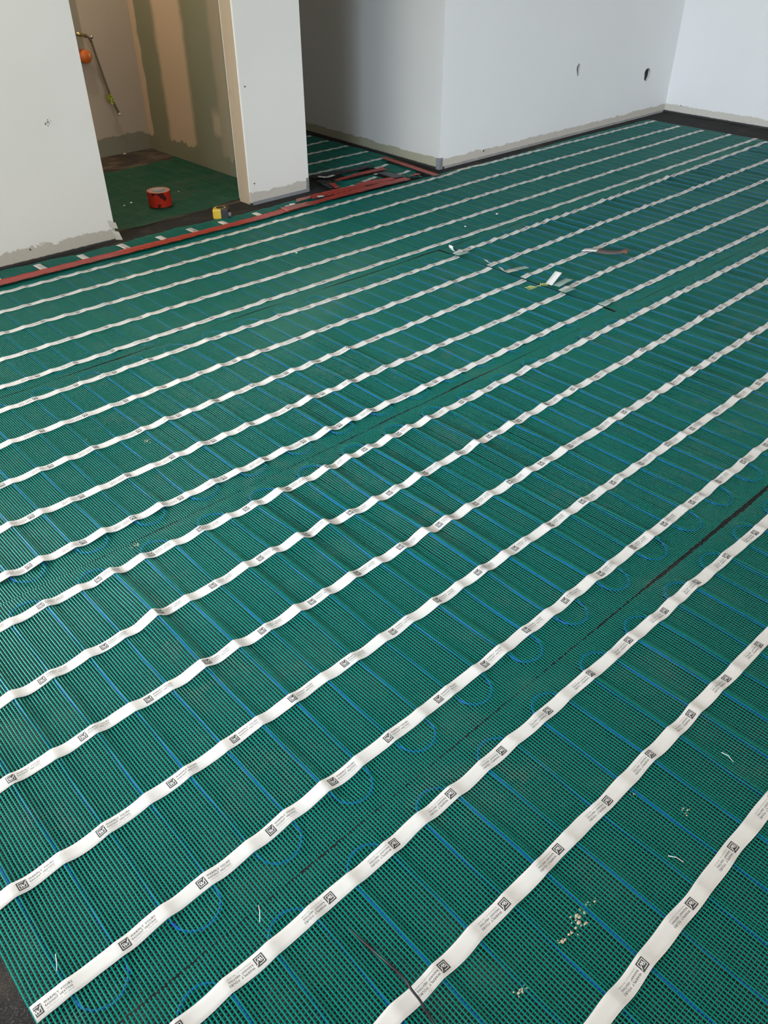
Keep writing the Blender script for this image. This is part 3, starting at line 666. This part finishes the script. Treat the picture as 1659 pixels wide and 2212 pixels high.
sheet('tape_scrap',[(2.528,2.302),(2.60,2.278),(2.585,2.258),(2.53,2.268)],CLR,'clear film scrap over the farthest cut tape of the cross cut','tape scrap',z=.008,seed=5,amp=.001)
sheet('tape_scrap',[(2.53,1.560),(2.585,1.550),(2.58,1.530),(2.53,1.540)],CLR,'clear film scrap over the nearest cut tape of the cross cut','tape scrap',z=.008,seed=6,amp=.001)
# curled offcut
e=empty('curled_offcut',(3.01,1.86,ZF),'curled grey-brown offcut with a white end lying on the mat right of the cross cut','offcut')
BR=simple('brown_grey_film',(.085,.062,.056),.6,var=.3,vscale=60); BR2=simple('rust_edge',(.16,.065,.035),.5,var=.4,vscale=80)
c_=[(2.985,1.955,.004),(2.992,1.925,.010),(3.005,1.895,.012)]
flap('white_end',c_,(.045,.010,0),TAPE,'',e)
flap('grey_body',[(3.003,1.8965,.0115),(3.020,1.860,.010),(3.030,1.825,.014),(3.038,1.795,.024)],(.040,.010,.004),BR,'',e)
flap('rusty_tip',[(3.037,1.798,.0235),(3.045,1.785,.028),(3.048,1.776,.024)],(.040,.010,.004),BR2,'',e)
# yellow thread tangle
YEL=simple('yellow_thread',(.50,.45,.12),.6)
r=random.Random(5); pts=[]
for i in range(26):
    t=i/25; pts.append((2.455+.085*t+.010*math.sin(i*2.1)*(1.4 if t<.35 or t>.8 else .4),1.832-.022*t+.012*math.cos(i*2.1)*(1.3 if t<.35 or t>.8 else .3),.006+.004*abs(math.sin(i*1.3))))
o=tube('thread_tangle',smooth_path(pts,5),.0007,YEL,n=5); tag(o,'tangle of thin yellow thread lying beside the cross cut','thread')
# black wire near the camera
BW=simple('black_wire_pvc',(.010,.010,.011),.35)
pts=[(.349,.470,-.0085),(.351,.445,-.0070),(.353,.414,-.003),(.355,.377,.0055),(.357,.345,.0085),(.354,.330,.0100),(.353,.312,.0095),(.350,.295,.0060),(.347,.270,.0045),(.340,.22,.005)]
o=tube('black_wire',smooth_path(pts,8),.0019,BW,n=8); tag(o,'thin black wire emerging from the nearest mat and crossing over its white tape','wire')
# ================================================================ CLOSET PLUMBING
BRASS=simple('brass',(.45,.36,.20),.3,metal=.9,var=.2); CHR=simple('chrome',(.5,.5,.5),.22,metal=.95)
m,nt,p=new_mat('braided_steel'); P,s=pos(nt)
wv=nd(nt,'ShaderNodeTexWave'); wv.inputs['Scale'].default_value=140; wv.inputs['Distortion'].default_value=1; lk(nt,P,wv.inputs['Vector'])
lk(nt,mix(nt,wv.outputs['Fac'],(.09,.075,.055),(.30,.26,.20)),p.inputs['Base Color']); p.inputs['Metallic'].default_value=.5; p.inputs['Roughness'].default_value=.45; BRAID=m
e=empty('supply_hose',(2.27,4.88,.62),'braided supply hose hanging from a brass valve on the closet back wall','hose')
def par(o,e): o.parent=e; o.matrix_parent_inverse=Matrix.Translation(-e.location); return o
tube('valve_body',[(2.205,4.86,.640),(2.225,4.86,.636),(2.245,4.862,.630),(2.262,4.865,.624)],[.010,.012,.008,.010],BRASS,e,n=12)
tube('stub_pipe',[(2.215,4.92,.638),(2.215,4.86,.638)],.010,BRASS,e,n=12)
tube('elbow',smooth_path([(2.258,4.865,.625),(2.272,4.865,.621),(2.283,4.866,.608),(2.288,4.868,.595)],5),.0085,CHR,e,n=12)
tube('valve_handle',[(2.286,4.862,.622),(2.297,4.855,.615)],[.007,.010],CHR,e,n=10)
tube('hose',smooth_path([(2.288,4.868,.598),(2.300,4.872,.540),(2.322,4.880,.440),(2.352,4.885,.310),(2.385,4.885,.215)],10),.0062,BRAID,e,n=10)
tube('hose_nut',[(2.383,4.885,.220),(2.389,4.885,.203)],.0075,simple('pale_nut',(.55,.55,.52),.4),e,n=8)
bm=bmesh.new(); vs_=[bm.verts.new(v) for v in [(2.316,4.878,.316),(2.350,4.876,.328),(2.362,4.874,.292),(2.352,4.872,.270),(2.338,4.874,.276)]]; bm.faces.new(vs_)
bmesh.ops.solidify(bm,geom=bm.faces[:],thickness=.001)
par(bm_obj('warning_tag',bm,simple('lime_tag',(.34,.40,.05),.5)),e)
bm=bmesh.new()
for (a,b,c2,d) in [(2.345,2.352,.308,.314),(2.350,2.357,.296,.301),(2.332,2.341,.288,.293),(2.347,2.354,.283,.288)]: box(bm,a,b,4.8712,4.8722,c2,d)
par(bm_obj('tag_print',bm,simple('tag_ink',(.08,.10,.02),.5)),e)
e=empty('drain_cap',(2.243,4.92,.525),'orange plastic cap on a drain pipe stub in the closet back wall','cap')
OR=simple('orange_plastic',(.55,.13,.015),.4)
tube('cap',[(2.243,4.92,.525),(2.243,4.872,.525),(2.243,4.868,.525)],[.034,.034,.031],OR,e,n=24)
tube('label_mark',[(2.262,4.8678,.540),(2.264,4.8672,.510)],.0035,simple('pale_mark',(.55,.35,.22),.5),e,n=6)
# ================================================================ RED TAPE ROLL
e=empty('tape_roll',(1.990,3.806,-.002),'red tape roll standing on the green mat in the closet doorway','tape roll')
def ring(name,ro,ri,z0,z1,mat,parent,n=40,bev=.001):
    prof=[(ri,z0),(ro-bev,z0),(ro,z0+bev),(ro,z1-bev),(ro-bev,z1),(ri,z1)]
    V=np.array([(parent.location.x+r_*math.cos(2*PI*i/n),parent.location.y+r_*math.sin(2*PI*i/n),parent.location.z+z) for i in range(n) for r_,z in prof])
    k_=len(prof); idx=np.arange(n*k_).reshape(n,k_); A=idx;B=np.roll(idx,-1,0)
    F=np.stack([A,B,np.roll(B,-1,1),np.roll(A,-1,1)],-1).reshape(-1,4)
    return mesh_np(name,V,[F],mat,parent,smooth=False)
m,nt,p=new_mat('red_roll'); P,s=pos(nt)
nn=noise(nt,32,3,.5,sc3=(1,1,.8)); c=mix(nt,sstep(nt,nn,.52,.60),(.40,.022,.010),(.05,.006,.004)); lk(nt,c,p.inputs['Base Color']); p.inputs['Roughness'].default_value=.22; RR=m
ring('tape_wound',.0575,.0430,0,.070,RR,e); ring('cardboard_core',.0430,.0395,-.0005,.0705,simple('core_card',(.50,.44,.38),.8),e)
ring('roll_face',.0565,.0432,.0700,.0706,simple('roll_edge',(.42,.15,.11),.5,var=.1),e)
# ================================================================ TAPE MEASURE
e=empty('tape_measure',(2.118,3.452,ZF),'yellow and black tape measure lying on the dark threshold by the stud','tape measure',rz=math.radians(-40))
YL=simple('yellow_case',(.52,.36,.03),.4); BL=simple('black_rubber',(.016,.016,.018),.5)
def prism(pts,z0,z1,mat,name,bev=.003):
    bm=bmesh.new(); a=[bm.verts.new((x,y-.036,z0)) for x,y in pts]; b=[bm.verts.new((x,y-.036,z1)) for x,y in pts]
    bm.faces.new(a); bm.faces.new(b[::-1])
    for i in range(len(pts)): bm.faces.new((a[i],b[i],b[(i+1)%len(pts)],a[(i+1)%len(pts)]))
    return bm_obj(name,bm,mat,e,bevel=bev)
prof=[(-.036,0),(.036,0),(.038,.012),(.038,.040),(.030,.060),(.012,.071),(-.012,.072),(-.030,.062),(-.038,.042),(-.038,.014)]
prism(prof,.001,.047,YL,'case',.006)
prism([(.002,-.001),(.0385,-.001),(.0405,.012),(.0405,.042),(.031,.063),(.016,.073),(.010,.060),(.020,.050),(.024,.036),(.018,.020),(.004,.014)],.0005,.0485,BL,'rubber_grip',.003)
prism([(-.0392,.022),(-.0365,.022),(-.0365,.040),(-.0392,.040)],.012,.034,BL,'lock_pad',.0008)
bm=bmesh.new(); bmesh.ops.create_cone(bm,cap_ends=True,segments=28,radius1=.021,radius2=.020,depth=.002,matrix=Matrix.Translation((-.003,.002,.0475))); bm_obj('side_badge',bm,BL,e)
o=boxes('blade_hook',[(.0385,.052,-.034,-.032,.015,.033),(.050,.052,-.034,-.027,.015,.033)],CHR); o.parent=e
# ================================================================ DEBRIS
CR=simple('gypsum_crumb',(.68,.68,.64),.8); MUD=simple('dried_mortar',(.40,.33,.23),.85,var=.2)
def crumb(x,y,s_,label,seed,z=.0045):
    r=random.Random(seed); bm=bmesh.new(); bmesh.ops.create_icosphere(bm,subdivisions=1,radius=s_)
    for v in bm.verts: v.co*=r.uniform(.6,1.15); v.co.z*=.5
    bmesh.ops.translate(bm,vec=(x,y,z),verts=bm.verts)
    tag(bm_obj('plaster_crumb',bm,CR),label,'crumb')
crumb(2.049,2.774,.006,'small white plaster crumb on the farthest mat, nearest the closet door',1)
crumb(2.842,2.517,.006,'white plaster crumb on the farthest mat, just left of the mat centre',2)
crumb(3.093,2.541,.0075,'larger white plaster crumb on the farthest mat, right of its neighbour',3)
crumb(2.064,2.440,.004,'tiny white plaster crumb beside the fifth white tape',4)
crumb(1.89,3.92,.006,'white crumb on the closet mat left of the red tape roll',5)
crumb(1.84,3.90,.006,'white crumb on the closet mat, farther left of the red tape roll',6)
crumb(2.17,3.93,.005,'white crumb on the closet mat right of the red tape roll',7)
crumb(2.37,4.88,.009,'white crumb on the brown floor at the closet back wall',8,-.004)
def mortar(x,y,n,size,label,seed,el=1.0,ang=0.0,M=MD):
    z=float(heightfn(M,np.array([x]),np.array([y]))[0])
    splat('mortar_splatter',(x,y,z+.0010),(math.cos(ang),math.sin(ang),0),(-math.sin(ang),math.cos(ang),0),n,size,MUD,label,'splatter',seed,el)
mortar(.603,.231,26,.017,'large beige mortar splatter on the nearest mat between its two lowest tapes',1,2.0)
mortar(.640,.238,8,.010,'small beige mortar splatter just above the large one on the nearest mat',2,1.4)
mortar(.560,.232,6,.008,'small beige mortar splatter just below the large one on the nearest mat',3,1.4)
mortar(.467,.229,12,.011,'beige mortar splatter at the bottom of the nearest mat',4,1.7)
mortar(.886,.219,7,.008,'beige mortar splatter on the nearest mat left of the lowest tape',5,1.3)
mortar(.850,.300,5,.007,'tiny beige mortar splatter touching the second lowest tape',6,1.0)
mortar(.812,1.867,14,.012,'pale mortar splatter on the long middle mat at left',7,1.2,1.0,MB)
mortar(.560,1.47,12,.012,'pale mortar splatter on the seam between the second and third mats',8,1.3,0,MC)
mortar(.69,1.985,5,.007,'faint mortar speck on the long middle mat at far left',9,1,0,MB)
for i,(x,y,a,lab) in enumerate([(.264,.560,.9,'short pale bristle on the seam of the two nearest mats'),(.795,.186,1.9,'short white bristle at the right of the nearest mat'),(.012,.700,1.1,'short pale straw on the mat corner at lower left'),(1.03,.225,1.4,'short white bristle between the lowest tapes at right')]):
    L=.012; o=tube('bristle',[(x-L*math.cos(a),y-L*math.sin(a),.002),(x,y,.006),(x+L*math.cos(a+.2),y+L*math.sin(a+.2),.004)],.0006,CR,n=5); tag(o,lab,'bristle')
# warm work light inside the closet
l=bpy.data.lights.new('closet_bulb','POINT'); l.energy=32.0; l.color=(1,.80,.58); l.shadow_soft_size=.05
o=bpy.data.objects.new('closet_bulb',l); o.location=(2.05,4.45,1.95); COL.objects.link(o)
